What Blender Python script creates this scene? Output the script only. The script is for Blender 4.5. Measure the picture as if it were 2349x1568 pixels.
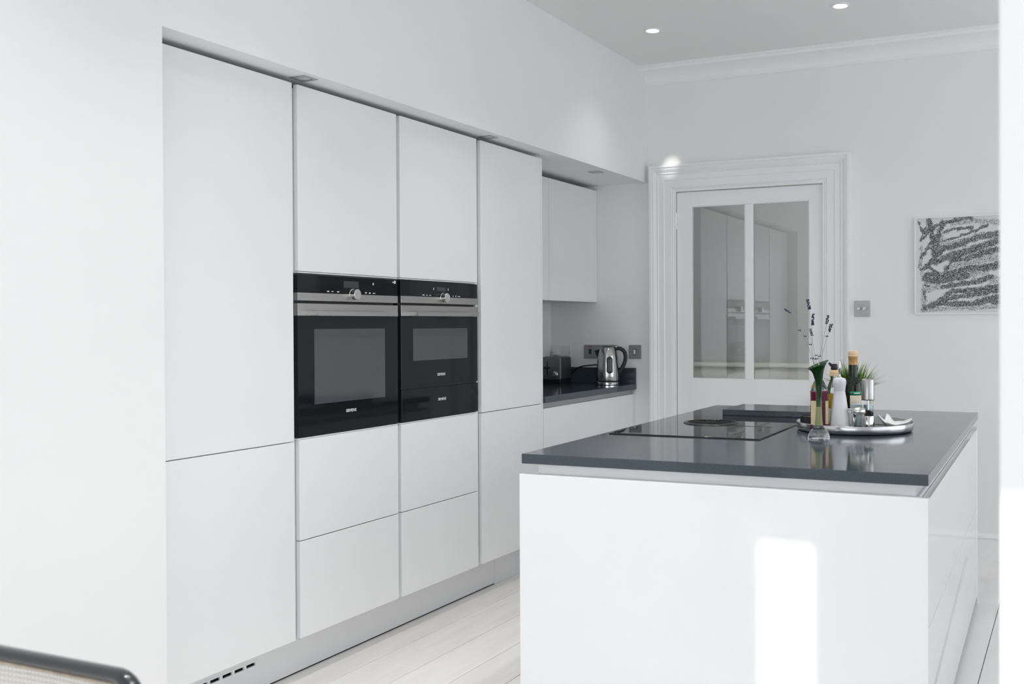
import bpy, bmesh, math, random
import numpy as np
from mathutils import Vector, Matrix

sc = bpy.context.scene
for ob in list(bpy.data.objects):
    bpy.data.objects.remove(ob, do_unlink=True)
COL = sc.collection
random.seed(4)

# ------------------------------------------------------------------ camera
W, H = 2349.0, 1568.0
CP = Vector((2.59527, -2.837163, 1.316282))
YAW, PIT, ROL = 0.4134644, -0.00875, -0.0040306
FPX, PPX, PPY = 2296.473, 1461.6586, 761.5794
FW = Vector((-math.sin(YAW) * math.cos(PIT), math.cos(YAW) * math.cos(PIT), math.sin(PIT)))
r0 = Vector((math.cos(YAW), math.sin(YAW), 0)); u0 = r0.cross(FW)
RT = r0 * math.cos(ROL) + u0 * math.sin(ROL)
UP = -r0 * math.sin(ROL) + u0 * math.cos(ROL)
cam = bpy.data.cameras.new('camera')
camo = bpy.data.objects.new('camera', cam); COL.objects.link(camo)
camo.matrix_world = Matrix(((RT.x, UP.x, -FW.x, CP.x), (RT.y, UP.y, -FW.y, CP.y), (RT.z, UP.z, -FW.z, CP.z), (0, 0, 0, 1)))
cam.sensor_fit = 'HORIZONTAL'; cam.sensor_width = 36
cam.lens = FPX / W * 36
cam.shift_x = (W / 2 - PPX) / W
cam.shift_y = (PPY - H / 2) / W
cam.clip_start = 0.05
cam.dof.use_dof = True; cam.dof.focus_distance = 4.2; cam.dof.aperture_fstop = 4.8
sc.camera = camo

def pt(px, py, depth):
    """world point seen at a photo pixel, at a distance along the view axis (used once to measure where things stand)"""
    return CP + (FW + RT * ((px - PPX) / FPX) - UP * ((py - PPY) / FPX)) * depth

# ------------------------------------------------------------------ world, sun, window light, exposure
world = bpy.data.worlds.new('sky'); sc.world = world; world.use_nodes = True
bg = world.node_tree.nodes['Background']
bg.inputs[0].default_value = (0.80, 0.90, 1.0, 1); bg.inputs[1].default_value = 2.5
sl = bpy.data.lights.new('sun', 'SUN'); sl.energy = 2.6; sl.angle = math.radians(0.5); sl.color = (1.0, 0.96, 0.90)
so = bpy.data.objects.new('sun', sl); COL.objects.link(so)
SUN = Vector((0.12, 1.0, -0.274)).normalized()
so.rotation_euler = SUN.to_track_quat('-Z', 'Y').to_euler()

def area(name, loc, direction, sx, sz, power, color=(0.90, 0.95, 1.0)):
    l = bpy.data.lights.new(name, 'AREA'); l.shape = 'RECTANGLE'; l.size = sx; l.size_y = sz
    l.energy = power; l.color = color
    o = bpy.data.objects.new(name, l); COL.objects.link(o); o.location = loc
    o.rotation_euler = Vector(direction).to_track_quat('-Z', 'Z').to_euler()
    return o
REAR = [(0.25, 0.98), (1.42, 1.98), (2.45, 3.95)]          # rear windows, x ranges
RZ = (0.25, 2.35)
FILL_SIDE = [(-4.75, -3.5), (-3.25, -2.0), (-1.1, 0.4), (0.9, 2.4)]  # unseen side windows added for fill light, y ranges
REAR_W, FILL_SIDE_W, FILL_DOWN_W = (15.2, 15.2, 9), (13, 2.5, 7.0, 12.8), 37
for (a, b), wv in zip(REAR, REAR_W):
    area('window_daylight', ((a + b) / 2, -5.16, (RZ[0] + RZ[1]) / 2), (0, 1, 0), b - a, RZ[1] - RZ[0], wv * (b - a))
for (a, b), wv in zip(FILL_SIDE, FILL_SIDE_W):  # added fill for the left wall and the deep cupboards
    area('window_daylight', (4.16, (a + b) / 2, 1.5), (-1, 0, 0), b - a, 1.9, wv * (b - a))
sc.view_settings.view_transform = 'Standard'; sc.view_settings.look = 'None'
sc.view_settings.gamma = 1; sc.view_settings.use_curve_mapping = False
sc.view_settings.exposure = 0.0
sc.cycles.max_bounces = 12; sc.cycles.diffuse_bounces = 7; sc.cycles.caustics_reflective = False; sc.cycles.caustics_refractive = False

# ------------------------------------------------------------------ materials
MAT = {}
def mat(name, col, rough=0.5, metal=0.0, spec=0.5, trans=0.0, ior=1.45, coat=0.0, noise=0.0, nscale=8.0, bump=0.0, bscale=60.0, emit=None, estr=0.0, aniso=None):
    m = bpy.data.materials.new(name); m.use_nodes = True
    nt = m.node_tree; p = nt.nodes['Principled BSDF']
    p.inputs['Base Color'].default_value = (*col, 1); p.inputs['Roughness'].default_value = rough
    p.inputs['Metallic'].default_value = metal; p.inputs['Specular IOR Level'].default_value = spec
    p.inputs['Transmission Weight'].default_value = trans; p.inputs['IOR'].default_value = ior
    p.inputs['Coat Weight'].default_value = coat; p.inputs['Coat Roughness'].default_value = 0.05
    if emit:
        p.inputs['Emission Color'].default_value = (*emit, 1); p.inputs['Emission Strength'].default_value = estr
    tc = None
    if noise or bump or aniso:
        tc = nt.nodes.new('ShaderNodeTexCoord')
    if noise:
        n = nt.nodes.new('ShaderNodeTexNoise'); n.inputs['Scale'].default_value = nscale; n.inputs['Detail'].default_value = 5
        r = nt.nodes.new('ShaderNodeValToRGB')
        r.color_ramp.elements[0].position = 0.3; r.color_ramp.elements[1].position = 0.7
        r.color_ramp.elements[0].color = (*[max(0, c * (1 - noise)) for c in col], 1)
        r.color_ramp.elements[1].color = (*[min(1, c * (1 + noise)) for c in col], 1)
        if aniso:
            mp = nt.nodes.new('ShaderNodeMapping'); mp.inputs['Scale'].default_value = aniso
            nt.links.new(tc.outputs['Object'], mp.inputs[0]); nt.links.new(mp.outputs[0], n.inputs['Vector'])
        else:
            nt.links.new(tc.outputs['Object'], n.inputs['Vector'])
        nt.links.new(n.outputs['Fac'], r.inputs[0]); nt.links.new(r.outputs[0], p.inputs['Base Color'])
    if bump:
        n2 = nt.nodes.new('ShaderNodeTexNoise'); n2.inputs['Scale'].default_value = bscale; n2.inputs['Detail'].default_value = 4
        b = nt.nodes.new('ShaderNodeBump'); b.inputs['Strength'].default_value = bump; b.inputs['Distance'].default_value = 0.002
        nt.links.new(tc.outputs['Object'], n2.inputs['Vector']); nt.links.new(n2.outputs['Fac'], b.inputs['Height'])
        nt.links.new(b.outputs[0], p.inputs['Normal'])
    MAT[name] = m
    return m

mat('wall_paint', (0.85, 0.85, 0.85), 0.75, noise=0.012, nscale=2.0, bump=0.05, bscale=120)
mat('back_wall_paint', (0.86, 0.853, 0.847), 0.7, noise=0.012, nscale=2.0, bump=0.05, bscale=120)
mat('ceiling_paint', (0.83, 0.825, 0.815), 0.85, noise=0.01, nscale=2.0)
mat('trim_paint', (0.885, 0.89, 0.89), 0.38, noise=0.01, nscale=6)
mat('cabinet_lacquer', (0.85, 0.855, 0.865), 0.22, noise=0.005, nscale=3)
mat('island_lacquer', (0.86, 0.87, 0.88), 0.045, noise=0.005, nscale=3)
mat('carcass', (0.72, 0.725, 0.73), 0.45)
mat('dark_gap', (0.02, 0.02, 0.02), 0.9, spec=0.1)  # flat black painted as the shade in gaps, slots and the well
mat('extractor_black', (0.010, 0.010, 0.011), 0.5, spec=0.2)
mat('plinth_lacquer', (0.83, 0.835, 0.845), 0.3)
mat('quartz', (0.048, 0.064, 0.080), 0.09, noise=0.22, nscale=240, spec=0.55)
mat('hob_glass', (0.012, 0.012, 0.014), 0.02, spec=0.6)
mat('black_plastic', (0.012, 0.012, 0.013), 0.35)
mat('oven_glass', (0.010, 0.012, 0.014), 0.05, spec=0.25)
mat('oven_window', (0.075, 0.08, 0.088), 0.06, spec=0.5)
mat('oven_side', (0.006, 0.006, 0.008), 0.3)
mat('display', (0.05, 0.055, 0.06), 0.2)
mat('print_white', (0.75, 0.75, 0.76), 0.5)
mat('steel', (0.46, 0.45, 0.44), 0.30, metal=1.0, noise=0.06, nscale=30, aniso=(1, 1, 40))
mat('knob_steel', (0.70, 0.69, 0.67), 0.25, metal=1.0)
mat('dimmer_knob', (0.60, 0.60, 0.60), 0.4, metal=0.5)
mat('chrome', (0.72, 0.72, 0.72), 0.08, metal=1.0)
mat('kettle_steel', (0.52, 0.51, 0.50), 0.16, metal=1.0, noise=0.05, nscale=25)
mat('toaster_steel', (0.20, 0.205, 0.215), 0.34, metal=0.7)
mat('toaster_dark', (0.05, 0.055, 0.06), 0.35)
mat('tray_steel', (0.56, 0.56, 0.57), 0.22, metal=1.0, noise=0.05, nscale=14)
mat('plate_steel', (0.34, 0.345, 0.35), 0.4, metal=0.6)
mat('plate_pale', (0.42, 0.43, 0.44), 0.4, metal=0.4)
mat('white_plastic', (0.80, 0.80, 0.80), 0.3)
mat('switch_dark', (0.02, 0.02, 0.02), 0.3)
mat('red_lens', (0.30, 0.05, 0.05), 0.3)
mat('gauge', (0.045, 0.05, 0.055), 0.12)
mat('lamp_lens', (0.9, 0.9, 0.88), 0.4, emit=(1.0, 0.97, 0.92), estr=9.0)
mat('lamp_frame', (0.42, 0.43, 0.44), 0.35, metal=0.5)
mat('lamp_dim', (0.62, 0.63, 0.64), 0.3)
mat('clear_glass', (0.95, 0.97, 0.97), 0.02, trans=1.0, ior=1.46)
mat('acrylic', (0.93, 0.94, 0.95), 0.03, trans=1.0, ior=1.3)
mat('green_glass', (0.018, 0.13, 0.022), 0.03, trans=0.8, ior=1.46)
mat('olive_glass', (0.42, 0.50, 0.22), 0.05, trans=0.6, ior=1.46)
mat('dark_bottle_glass', (0.012, 0.020, 0.012), 0.05)
mat('oil', (0.62, 0.42, 0.03), 0.08, trans=0.35, ior=1.4)
mat('red_vinegar', (0.115, 0.010, 0.030), 0.08)
mat('cream_label', (0.74, 0.62, 0.40), 0.6, noise=0.08, nscale=60)
mat('gold_cap', (0.62, 0.36, 0.15), 0.35, metal=0.4)
mat('cork_cap', (0.78, 0.58, 0.36), 0.55)
mat('green_label', (0.010, 0.27, 0.16), 0.5)
mat('beige_label', (0.62, 0.58, 0.48), 0.5)
mat('salt_carton', (0.60, 0.72, 0.78), 0.5)
mat('salt', (0.88, 0.88, 0.88), 0.9)
mat('ceramic', (0.86, 0.86, 0.85), 0.25)
mat('matte_white', (0.80, 0.81, 0.83), 0.35)
mat('peppercorn', (0.05, 0.04, 0.035), 0.7, noise=0.5, nscale=200)
mat('stone_dark', (0.025, 0.026, 0.026), 0.45, noise=0.2, nscale=80)
mat('leaf', (0.20, 0.34, 0.07), 0.5, noise=0.35, nscale=30)
mat('leaf_dark', (0.045, 0.11, 0.02), 0.5, noise=0.3, nscale=30)
mat('pot', (0.70, 0.70, 0.69), 0.4)
mat('lavender_stem', (0.30, 0.32, 0.28), 0.7)
mat('lavender', (0.075, 0.065, 0.11), 0.8, noise=0.3, nscale=150)
mat('frame_white', (0.85, 0.85, 0.85), 0.35)
mat('chair_black', (0.018, 0.021, 0.026), 0.25, coat=0.6)
mat('cane', (0.52, 0.44, 0.36), 0.6, noise=0.12, nscale=60)
mat('cane_pale', (0.72, 0.69, 0.64), 0.6)
mat('blind', (0.82, 0.82, 0.80), 0.8)
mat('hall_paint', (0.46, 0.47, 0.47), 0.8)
mat('hall_pale', (0.86, 0.84, 0.78), 0.6)
mat('seam', (0.30, 0.28, 0.265), 0.9)

def floor_mat():
    m = bpy.data.materials.new('white_floorboards'); m.use_nodes = True
    nt = m.node_tree; p = nt.nodes['Principled BSDF']; p.inputs['Roughness'].default_value = 0.28
    g = nt.nodes.new('ShaderNodeNewGeometry'); mp = nt.nodes.new('ShaderNodeMapping'); mp.inputs['Scale'].default_value = (7, 0.9, 1)
    n = nt.nodes.new('ShaderNodeTexNoise'); n.inputs['Scale'].default_value = 2.4; n.inputs['Detail'].default_value = 4; n.inputs['Distortion'].default_value = 0.3
    r = nt.nodes.new('ShaderNodeValToRGB')
    r.color_ramp.elements[0].position = 0.25; r.color_ramp.elements[0].color = (0.815, 0.785, 0.775, 1)
    r.color_ramp.elements[1].position = 0.6; r.color_ramp.elements[1].color = (0.865, 0.86, 0.855, 1)
    oi = nt.nodes.new('ShaderNodeObjectInfo'); mx = nt.nodes.new('ShaderNodeMix'); mx.data_type = 'RGBA'; mx.blend_type = 'MULTIPLY'
    mx.inputs['Factor'].default_value = 1.0
    r2 = nt.nodes.new('ShaderNodeValToRGB'); r2.color_ramp.elements[0].color = (0.95, 0.945, 0.94, 1); r2.color_ramp.elements[1].color = (1, 1, 1, 1)
    nt.links.new(g.outputs['Position'], mp.inputs[0]); nt.links.new(mp.outputs[0], n.inputs['Vector'])
    nt.links.new(n.outputs['Fac'], r.inputs[0]); nt.links.new(oi.outputs['Random'], r2.inputs[0])
    nt.links.new(r.outputs[0], mx.inputs['A']); nt.links.new(r2.outputs[0], mx.inputs['B'])
    nt.links.new(mx.outputs['Result'], p.inputs['Base Color'])
    b = nt.nodes.new('ShaderNodeBump'); b.inputs['Strength'].default_value = 0.12; b.inputs['Distance'].default_value = 0.002
    nt.links.new(n.outputs['Fac'], b.inputs['Height']); nt.links.new(b.outputs[0], p.inputs['Normal'])
    MAT['floorboard'] = m
floor_mat()

def pane_mat():
    m = bpy.data.materials.new('door_pane'); m.use_nodes = True
    nt = m.node_tree; nt.nodes.remove(nt.nodes['Principled BSDF']); out = nt.nodes['Material Output']
    t = nt.nodes.new('ShaderNodeBsdfTransparent'); t.inputs[0].default_value = (0.88, 0.90, 0.90, 1)
    g = nt.nodes.new('ShaderNodeBsdfGlossy'); g.inputs['Roughness'].default_value = 0.01; g.inputs[0].default_value = (1, 1, 1, 1)
    f = nt.nodes.new('ShaderNodeFresnel'); f.inputs[0].default_value = 1.55
    mu = nt.nodes.new('ShaderNodeMath'); mu.operation = 'MULTIPLY'; mu.inputs[1].default_value = 1.9; mu.use_clamp = True
    mx = nt.nodes.new('ShaderNodeMixShader')
    nt.links.new(f.outputs[0], mu.inputs[0]); nt.links.new(mu.outputs[0], mx.inputs[0])
    nt.links.new(t.outputs[0], mx.inputs[1]); nt.links.new(g.outputs[0], mx.inputs[2]); nt.links.new(mx.outputs[0], out.inputs[0])
    MAT['door_pane'] = m
pane_mat()

# ------------------------------------------------------------------ builders
PHI = 0.0222436                       # the island stands turned by this much from the cabinet wall
def isl(x, y):
    return (x * math.cos(PHI) - y * math.sin(PHI), x * math.sin(PHI) + y * math.cos(PHI))

class Frame:
    """a thing's own coordinates: o is its base point in the frame its parts are measured in"""
    def __init__(self, obj, o): self.obj = obj; self.o = Vector(o)

def props(ob, label=None, cat=None, group=None, kind=None):
    if label: ob['label'] = label
    if cat: ob['category'] = cat
    if group: ob['group'] = group
    if kind: ob['kind'] = kind

def thing(name, label, cat, o, group=None, island=False, kind=None):
    e = bpy.data.objects.new(name, None); COL.objects.link(e); e.empty_display_size = 0.05
    if island:
        x, y = isl(o[0], o[1]); e.location = (x, y, o[2]); e.rotation_euler.z = PHI
    else:
        e.location = o
    props(e, label, cat, group, kind)
    return Frame(e, o)

def link(name, me, material, fr=None, smooth=False, o=None, island=False, parent=None):
    """one mesh object; verts of me are in measuring coordinates. fr: the thing it is a part of; parent: a part it is a sub-part of"""
    if material: me.materials.append(MAT[material] if isinstance(material, str) else material)
    if smooth:
        for p in me.polygons: p.use_smooth = True
    ob = bpy.data.objects.new(name, me); COL.objects.link(ob)
    org = Vector(fr.o) if fr else Vector(o if o is not None else (0, 0, 0))
    me.transform(Matrix.Translation(-org))
    if fr:
        ob.parent = parent if parent else fr.obj
    else:
        if island:
            x, y = isl(org.x, org.y); ob.location = (x, y, org.z); ob.rotation_euler.z = PHI
        else:
            ob.location = org
    return ob

def tomesh(bm, name='m'):
    bmesh.ops.recalc_face_normals(bm, faces=bm.faces)
    me = bpy.data.meshes.new(name); bm.to_mesh(me); bm.free(); return me

def bm_box(bm, mn, mx, bevel=0.0, seg=2):
    b2 = bmesh.new()
    vs = [b2.verts.new((x, y, z)) for z in (mn[2], mx[2]) for y in (mn[1], mx[1]) for x in (mn[0], mx[0])]
    for f in ((0, 2, 3, 1), (4, 5, 7, 6), (0, 1, 5, 4), (2, 6, 7, 3), (0, 4, 6, 2), (1, 3, 7, 5)):
        b2.faces.new([vs[i] for i in f])
    if bevel > 0:
        bmesh.ops.bevel(b2, geom=b2.edges[:], offset=bevel, segments=seg, affect='EDGES', profile=0.5)
    me = bpy.data.meshes.new('t'); b2.to_mesh(me); b2.free(); bm.from_mesh(me); bpy.data.meshes.remove(me)

def box(name, mn, mx, material, fr=None, bevel=0.0012, seg=2, **k):
    bm = bmesh.new(); bm_box(bm, mn, mx, bevel, seg)
    return link(name, tomesh(bm), material, fr, **k)

def boxes(name, lst, material, fr=None, bevel=0.0, **k):
    bm = bmesh.new()
    for mn, mx in lst: bm_box(bm, mn, mx, bevel)
    return link(name, tomesh(bm), material, fr, **k)

def bm_lathe(bm, c, prof, n=32, axis='z', cap=True, tilt=None):
    rings = []
    for r, h in prof:
        ring = []
        for i in range(n):
            a = 2 * math.pi * i / n
            ca, sa = math.cos(a) * r, math.sin(a) * r
            if axis == 'z': p = Vector((c[0] + ca, c[1] + sa, c[2] + h))
            elif axis == 'x': p = Vector((c[0] + h, c[1] + ca, c[2] + sa))
            else: p = Vector((c[0] + ca, c[1] + h, c[2] + sa))
            if tilt: p = tilt(p, r, h, a)
            ring.append(bm.verts.new(p))
        rings.append(ring)
    for a, b in zip(rings[:-1], rings[1:]):
        for i in range(n):
            bm.faces.new((a[i], a[(i + 1) % n], b[(i + 1) % n], b[i]))
    if cap:
        bm.faces.new(rings[0][::-1]); bm.faces.new(rings[-1])

def lathe(name, c, prof, material, fr=None, n=32, axis='z', cap=True, tilt=None, smooth=True, **k):
    bm = bmesh.new(); bm_lathe(bm, c, prof, n, axis, cap, tilt)
    me = tomesh(bm); ob = link(name, me, material, fr, smooth, **k)
    if smooth:
        try: ob.data.set_sharp_from_angle(angle=math.radians(42))
        except Exception: pass
    return ob

def bm_tube(bm, pts, rad, n=8, closed=False, squash=None):
    pts = [Vector(p) for p in pts]; m = len(pts)
    rr = rad if isinstance(rad, (list, tuple)) else [rad] * m
    rings = []; up = None
    for i, p in enumerate(pts):
        if closed: t = (pts[(i + 1) % m] - pts[i - 1]).normalized()
        else: t = (pts[min(i + 1, m - 1)] - pts[max(i - 1, 0)]).normalized()
        if up is None:
            up = Vector((0, 0, 1)) if abs(t.z) < 0.9 else Vector((1, 0, 0))
        up = (up - t * up.dot(t)).normalized(); sd = t.cross(up)
        sx, sy = squash if squash else (1, 1)
        rings.append([bm.verts.new(p + (sd * math.cos(2 * math.pi * j / n) * sx + up * math.sin(2 * math.pi * j / n) * sy) * rr[i]) for j in range(n)])
    prs = list(zip(rings[:-1], rings[1:]))
    for a, b in prs:
        for j in range(n): bm.faces.new((a[j], a[(j + 1) % n], b[(j + 1) % n], b[j]))
    if closed:
        a, b = rings[-1], rings[0]
        k0 = min(range(n), key=lambda s: (a[0].co - b[s].co).length)
        for j in range(n): bm.faces.new((a[j], a[(j + 1) % n], b[(j + 1 + k0) % n], b[(j + k0) % n]))
    else:
        bm.faces.new(rings[0][::-1]); bm.faces.new(rings[-1])

def tube(name, pts, rad, material, fr=None, n=8, closed=False, squash=None, **k):
    bm = bmesh.new(); bm_tube(bm, pts, rad, n, closed, squash)
    return link(name, tomesh(bm), material, fr, True, **k)

def smoothpts(pts, it=2, closed=False):
    pts = [Vector(p) for p in pts]
    for _ in range(it):
        q = [] if closed else [pts[0]]
        rng = range(len(pts)) if closed else range(len(pts) - 1)
        for i in rng:
            a, b = pts[i], pts[(i + 1) % len(pts)]
            q += [a * 0.75 + b * 0.25, a * 0.25 + b * 0.75]
        if not closed: q.append(pts[-1])
        pts = q
    return pts

def text_mesh(s, width, extrude=0.0004):
    cu = bpy.data.curves.new('t', 'FONT'); cu.body = s; cu.extrude = extrude; cu.resolution_u = 2
    cu.align_x = 'CENTER'; cu.align_y = 'CENTER'; cu.offset = 0.012
    o = bpy.data.objects.new('t', cu); COL.objects.link(o)
    bpy.context.view_layer.update()
    dg = bpy.context.evaluated_depsgraph_get()
    me = bpy.data.meshes.new_from_object(o.evaluated_get(dg))
    bpy.data.objects.remove(o); bpy.data.curves.remove(cu)
    xs = [v.co.x for v in me.vertices]; s_ = width / (max(xs) - min(xs))
    for v in me.vertices: v.co.x *= s_; v.co.y *= s_; v.co.z = v.co.z
    me.materials.clear()
    return me

def prism(name, poly, lo, hi, axis, material, fr=None, **k):
    """polygon in the two other axes, extruded along axis"""
    bm = bmesh.new()
    def P(q, h): return {'x': (h, q[0], q[1]), 'y': (q[0], h, q[1]), 'z': (q[0], q[1], h)}[axis]
    A = [bm.verts.new(P(q, lo)) for q in poly]; B = [bm.verts.new(P(q, hi)) for q in poly]; m = len(poly)
    for i in range(m): bm.faces.new((A[i], A[(i + 1) % m], B[(i + 1) % m], B[i]))
    bm.faces.new(A[::-1]); bm.faces.new(B)
    return link(name, tomesh(bm), material, fr, **k)

def ring(name, a0, a1, b0, b1, w, lo, hi, axis, material, fr=None, **k):
    """rectangular frame of width w (a0..a1 by b0..b1), from lo to hi along axis"""
    bm = bmesh.new()
    def P(q, h): return {'x': (h, q[0], q[1]), 'y': (q[0], h, q[1]), 'z': (q[0], q[1], h)}[axis]
    out = [(a0, b0), (a1, b0), (a1, b1), (a0, b1)]; inn = [(a0 + w, b0 + w), (a1 - w, b0 + w), (a1 - w, b1 - w), (a0 + w, b1 - w)]
    V = [[bm.verts.new(P(q, h)) for q in l] for l, h in ((out, lo), (out, hi), (inn, hi), (inn, lo))]
    for r_ in range(4):
        a, b = V[r_], V[(r_ + 1) % 4]
        for i in range(4): bm.faces.new((a[i], a[(i + 1) % 4], b[(i + 1) % 4], b[i]))
    return link(name, tomesh(bm), material, fr, **k)

D = 3.03            # back wall
CEIL = 2.92
SOF = 2.21
XB = 0.095          # bulkhead and left wall plane
YW = -0.661         # where the recess for the cabinets begins
YR = -5.2           # rear wall
XR = 4.2            # right wall

# ------------------------------------------------------------------ the room
def struct(name, lst, material, bevel=0.0):
    ob = boxes(name, lst, material, bevel=bevel); props(ob, kind='structure'); return ob

lw = struct('wall_left', [((-0.80, YR, 0), (XB, YW, CEIL)), ((-0.80, YW, SOF), (XB, D, CEIL)), ((-0.80, YW, 0), (-0.605, D, SOF))], 'wall_paint')
DX0, DX1, DZ = 0.293, 1.2245, 2.140
wb = struct('wall_back', [((-0.80, D, 0), (DX0 - 0.004, D + 0.14, CEIL)), ((DX1 + 0.004, D, 0), (XR, D + 0.14, CEIL)), ((DX0 - 0.004, D, DZ + 0.005), (DX1 + 0.004, D + 0.14, CEIL))], 'back_wall_paint')
struct('ceiling', [((-0.80, YR - 0.2, CEIL), (XR + 0.2, D + 0.14, CEIL + 0.15))], 'ceiling_paint')
# right wall with unseen windows added for fill light
rw = []
ys = [YR] + [v for s in FILL_SIDE for v in s] + [D]
for i in range(0, len(ys), 2): rw.append(((XR, ys[i], 0), (XR + 0.2, ys[i + 1], CEIL)))
for a, b in FILL_SIDE: rw += [((XR, a, 0), (XR + 0.2, b, 0.55)), ((XR, a, 2.45), (XR + 0.2, b, CEIL))]
struct('wall_right', rw, 'wall_paint')
# rear wall: three windows with added blinds, two slots shaped for the sun patches
SL = [(1.088, 1.266, 1.44), (2.052, 2.33, 1.0)]                # x range and sill of each made-up sun slot
SLT = 2.150
cuts = sorted([(a, b, RZ[0], RZ[1]) for a, b in REAR] + [(a, b, z, SLT) for a, b, z in SL])
fw_ = []; x = XB - 0.895
for a, b, z0, z1 in cuts:
    fw_.append(((x, YR - 0.2, 0), (a, YR, CEIL))); fw_ += [((a, YR - 0.2, 0), (b, YR, z0)), ((a, YR - 0.2, z1), (b, YR, CEIL))]; x = b
fw_.append(((x, YR - 0.2, 0), (XR + 0.2, YR, CEIL)))
struct('wall_front', fw_, 'wall_paint')
PX = 2.5129
struct('wall_partition', [((PX, -1.60, 0), (XR, -1.46, CEIL))], 'wall_paint', bevel=0.003)
n = 0
for a, b in REAR:
    n += 1
    w = thing('window_%d' % n, None, None, ((a + b) / 2, YR - 0.1, RZ[0]), kind='structure')
    ring('window_frame', a, b, RZ[0], RZ[1], 0.05, YR - 0.12, YR - 0.06, 'y', 'trim_paint', w)
    box('blind', (a, YR - 0.03, RZ[0]), (b, YR - 0.02, RZ[1]), 'blind', w, bevel=0)  # unseen sheet added to keep the sun out of this window
for a, b in FILL_SIDE:  # unseen windows added along with the side fill lights
    n += 1
    w = thing('window_%d' % n, None, None, (XR + 0.1, (a + b) / 2, 0.55), kind='structure')
    ring('window_frame', a, b, 0.55, 2.45, 0.05, XR + 0.06, XR + 0.12, 'x', 'trim_paint', w)
    box('blind', (XR + 0.02, a, 0.55), (XR + 0.03, b, 2.45), 'blind', w, bevel=0)

# floor: sub-floor with single boards laid along y
fl = struct('floor', [((-0.80, YR - 0.2, -0.12), (XR + 0.2, D + 1.9, -0.022))], 'seam')
seams = [-0.745, -0.54, -0.335, -0.13, 0.0736, 0.284, 0.486, 0.680, 0.882, 1.085, 1.288, 1.488, 1.686, 1.884, 2.074, 2.266, 2.47, 2.67, 2.87, 3.07, 3.27, 3.47, 3.67, 3.87, 4.07, 4.20]
rnd = random.Random(7)
for i in range(len(seams) - 1):
    y = YR; first = True
    while y < D - 0.01:
        L = rnd.uniform(1.0, 2.9) if first else rnd.uniform(2.2, 3.4)
        first = False
        y2 = min(D, y + L)
        if D - y2 < 0.5: y2 = D
        bm = bmesh.new(); bm_box(bm, (seams[i] + 0.0016, y + 0.0008, -0.022), (seams[i + 1] - 0.0016, y2 - 0.0008, 0.0), 0.0012, 1)
        me = tomesh(bm); me.materials.append(MAT['floorboard'])
        ob = bpy.data.objects.new('plank', me); COL.objects.link(ob); ob.parent = fl
        y = y2

# cornice along the back wall
prof = [(0.14, CEIL), (0.14, CEIL - 0.014), (0.130, CEIL - 0.017), (0.128, CEIL - 0.026)]
for i in range(9):
    a = math.pi / 2 * i / 8
    prof.append((0.125 - 0.105 * math.sin(a), CEIL - 0.030 - 0.058 * (1 - math.cos(a))))
prof += [(0.016, CEIL - 0.092), (0.016, CEIL - 0.100), (0.0, CEIL - 0.104), (0.0, CEIL)]
bm = bmesh.new()
A = [bm.verts.new((XB, D - p, z)) for p, z in prof]; B = [bm.verts.new((XR, D - p, z)) for p, z in prof]
for i in range(len(prof)): bm.faces.new((A[i], A[(i + 1) % len(prof)], B[(i + 1) % len(prof)], B[i]))
bm.faces.new(A[::-1]); bm.faces.new(B)
props(link('trim_1', tomesh(bm), 'trim_paint'), kind='structure')

# skirting board on the back wall
bb = prism('baseboard_back', [(D, 0), (D - 0.02, 0), (D - 0.02, 0.116), (D - 0.027, 0.119), (D - 0.027, 0.128), (D - 0.015, 0.132), (D - 0.010, 0.142), (D, 0.142)], 1.392, XR, 'x', 'trim_paint'); props(bb, kind='structure')

# door casing: moulded profile swept round the opening with mitred corners
CW = 0.166
cp = [(0.0, 0.0), (0.0, 0.016), (0.012, 0.016), (0.016, 0.020), (0.022, 0.016), (0.026, 0.022), (0.070, 0.023), (0.074, 0.028), (0.108, 0.028), (0.113, 0.036), (0.120, 0.031), (0.130, 0.040), (0.140, 0.046), (0.150, 0.044), (0.152, 0.052), (CW, 0.052), (CW, 0.0)]
bm = bmesh.new(); rows = []
for d, p in cp:
    rows.append([bm.verts.new(q) for q in ((DX0 - d, D - p, 0), (DX0 - d, D - p, DZ + d), (DX1 + d, D - p, DZ + d), (DX1 + d, D - p, 0))])
for a, b in zip(rows[:-1], rows[1:]):
    for i in range(3): bm.faces.new((a[i], a[i + 1], b[i + 1], b[i]))
props(link('trim_2', tomesh(bm), 'trim_paint'), kind='structure')

# the door: stiles, rails, muntin, two panes, knob, hinge
dr = thing('door_1', None, None, (DX0, D + 0.02, 0), kind='structure')
G = [0.391, 0.741, 0.787, 1.139]; GZ0, GZ1 = 0.970, 2.045
y0, y1 = D + 0.004, D + 0.046
dx0, dx1, dzt = DX0 + 0.0015, DX1 - 0.003, DZ - 0.005
box('stile', (dx0, y0, 0.008), (G[0], y1, dzt), 'trim_paint', dr, 0.001)
box('stile', (G[3], y0, 0.008), (dx1, y1, dzt), 'trim_paint', dr, 0.001)
box('rail', (G[0], y0, GZ1), (G[3], y1, dzt), 'trim_paint', dr, 0.0005)
box('rail', (G[0], y0, 0.62), (G[3], y1, GZ0), 'trim_paint', dr, 0.0005)
box('rail', (G[0], y0, 0.008), (G[3], y1, 0.25), 'trim_paint', dr, 0.0005)
box('muntin', (G[1], y0, GZ0), (G[2], y1, GZ1), 'trim_paint', dr, 0.004)
box('panel', (G[0], y0 + 0.014, 0.25), (G[3], y1 - 0.01, 0.62), 'trim_paint', dr, 0.0)
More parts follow.
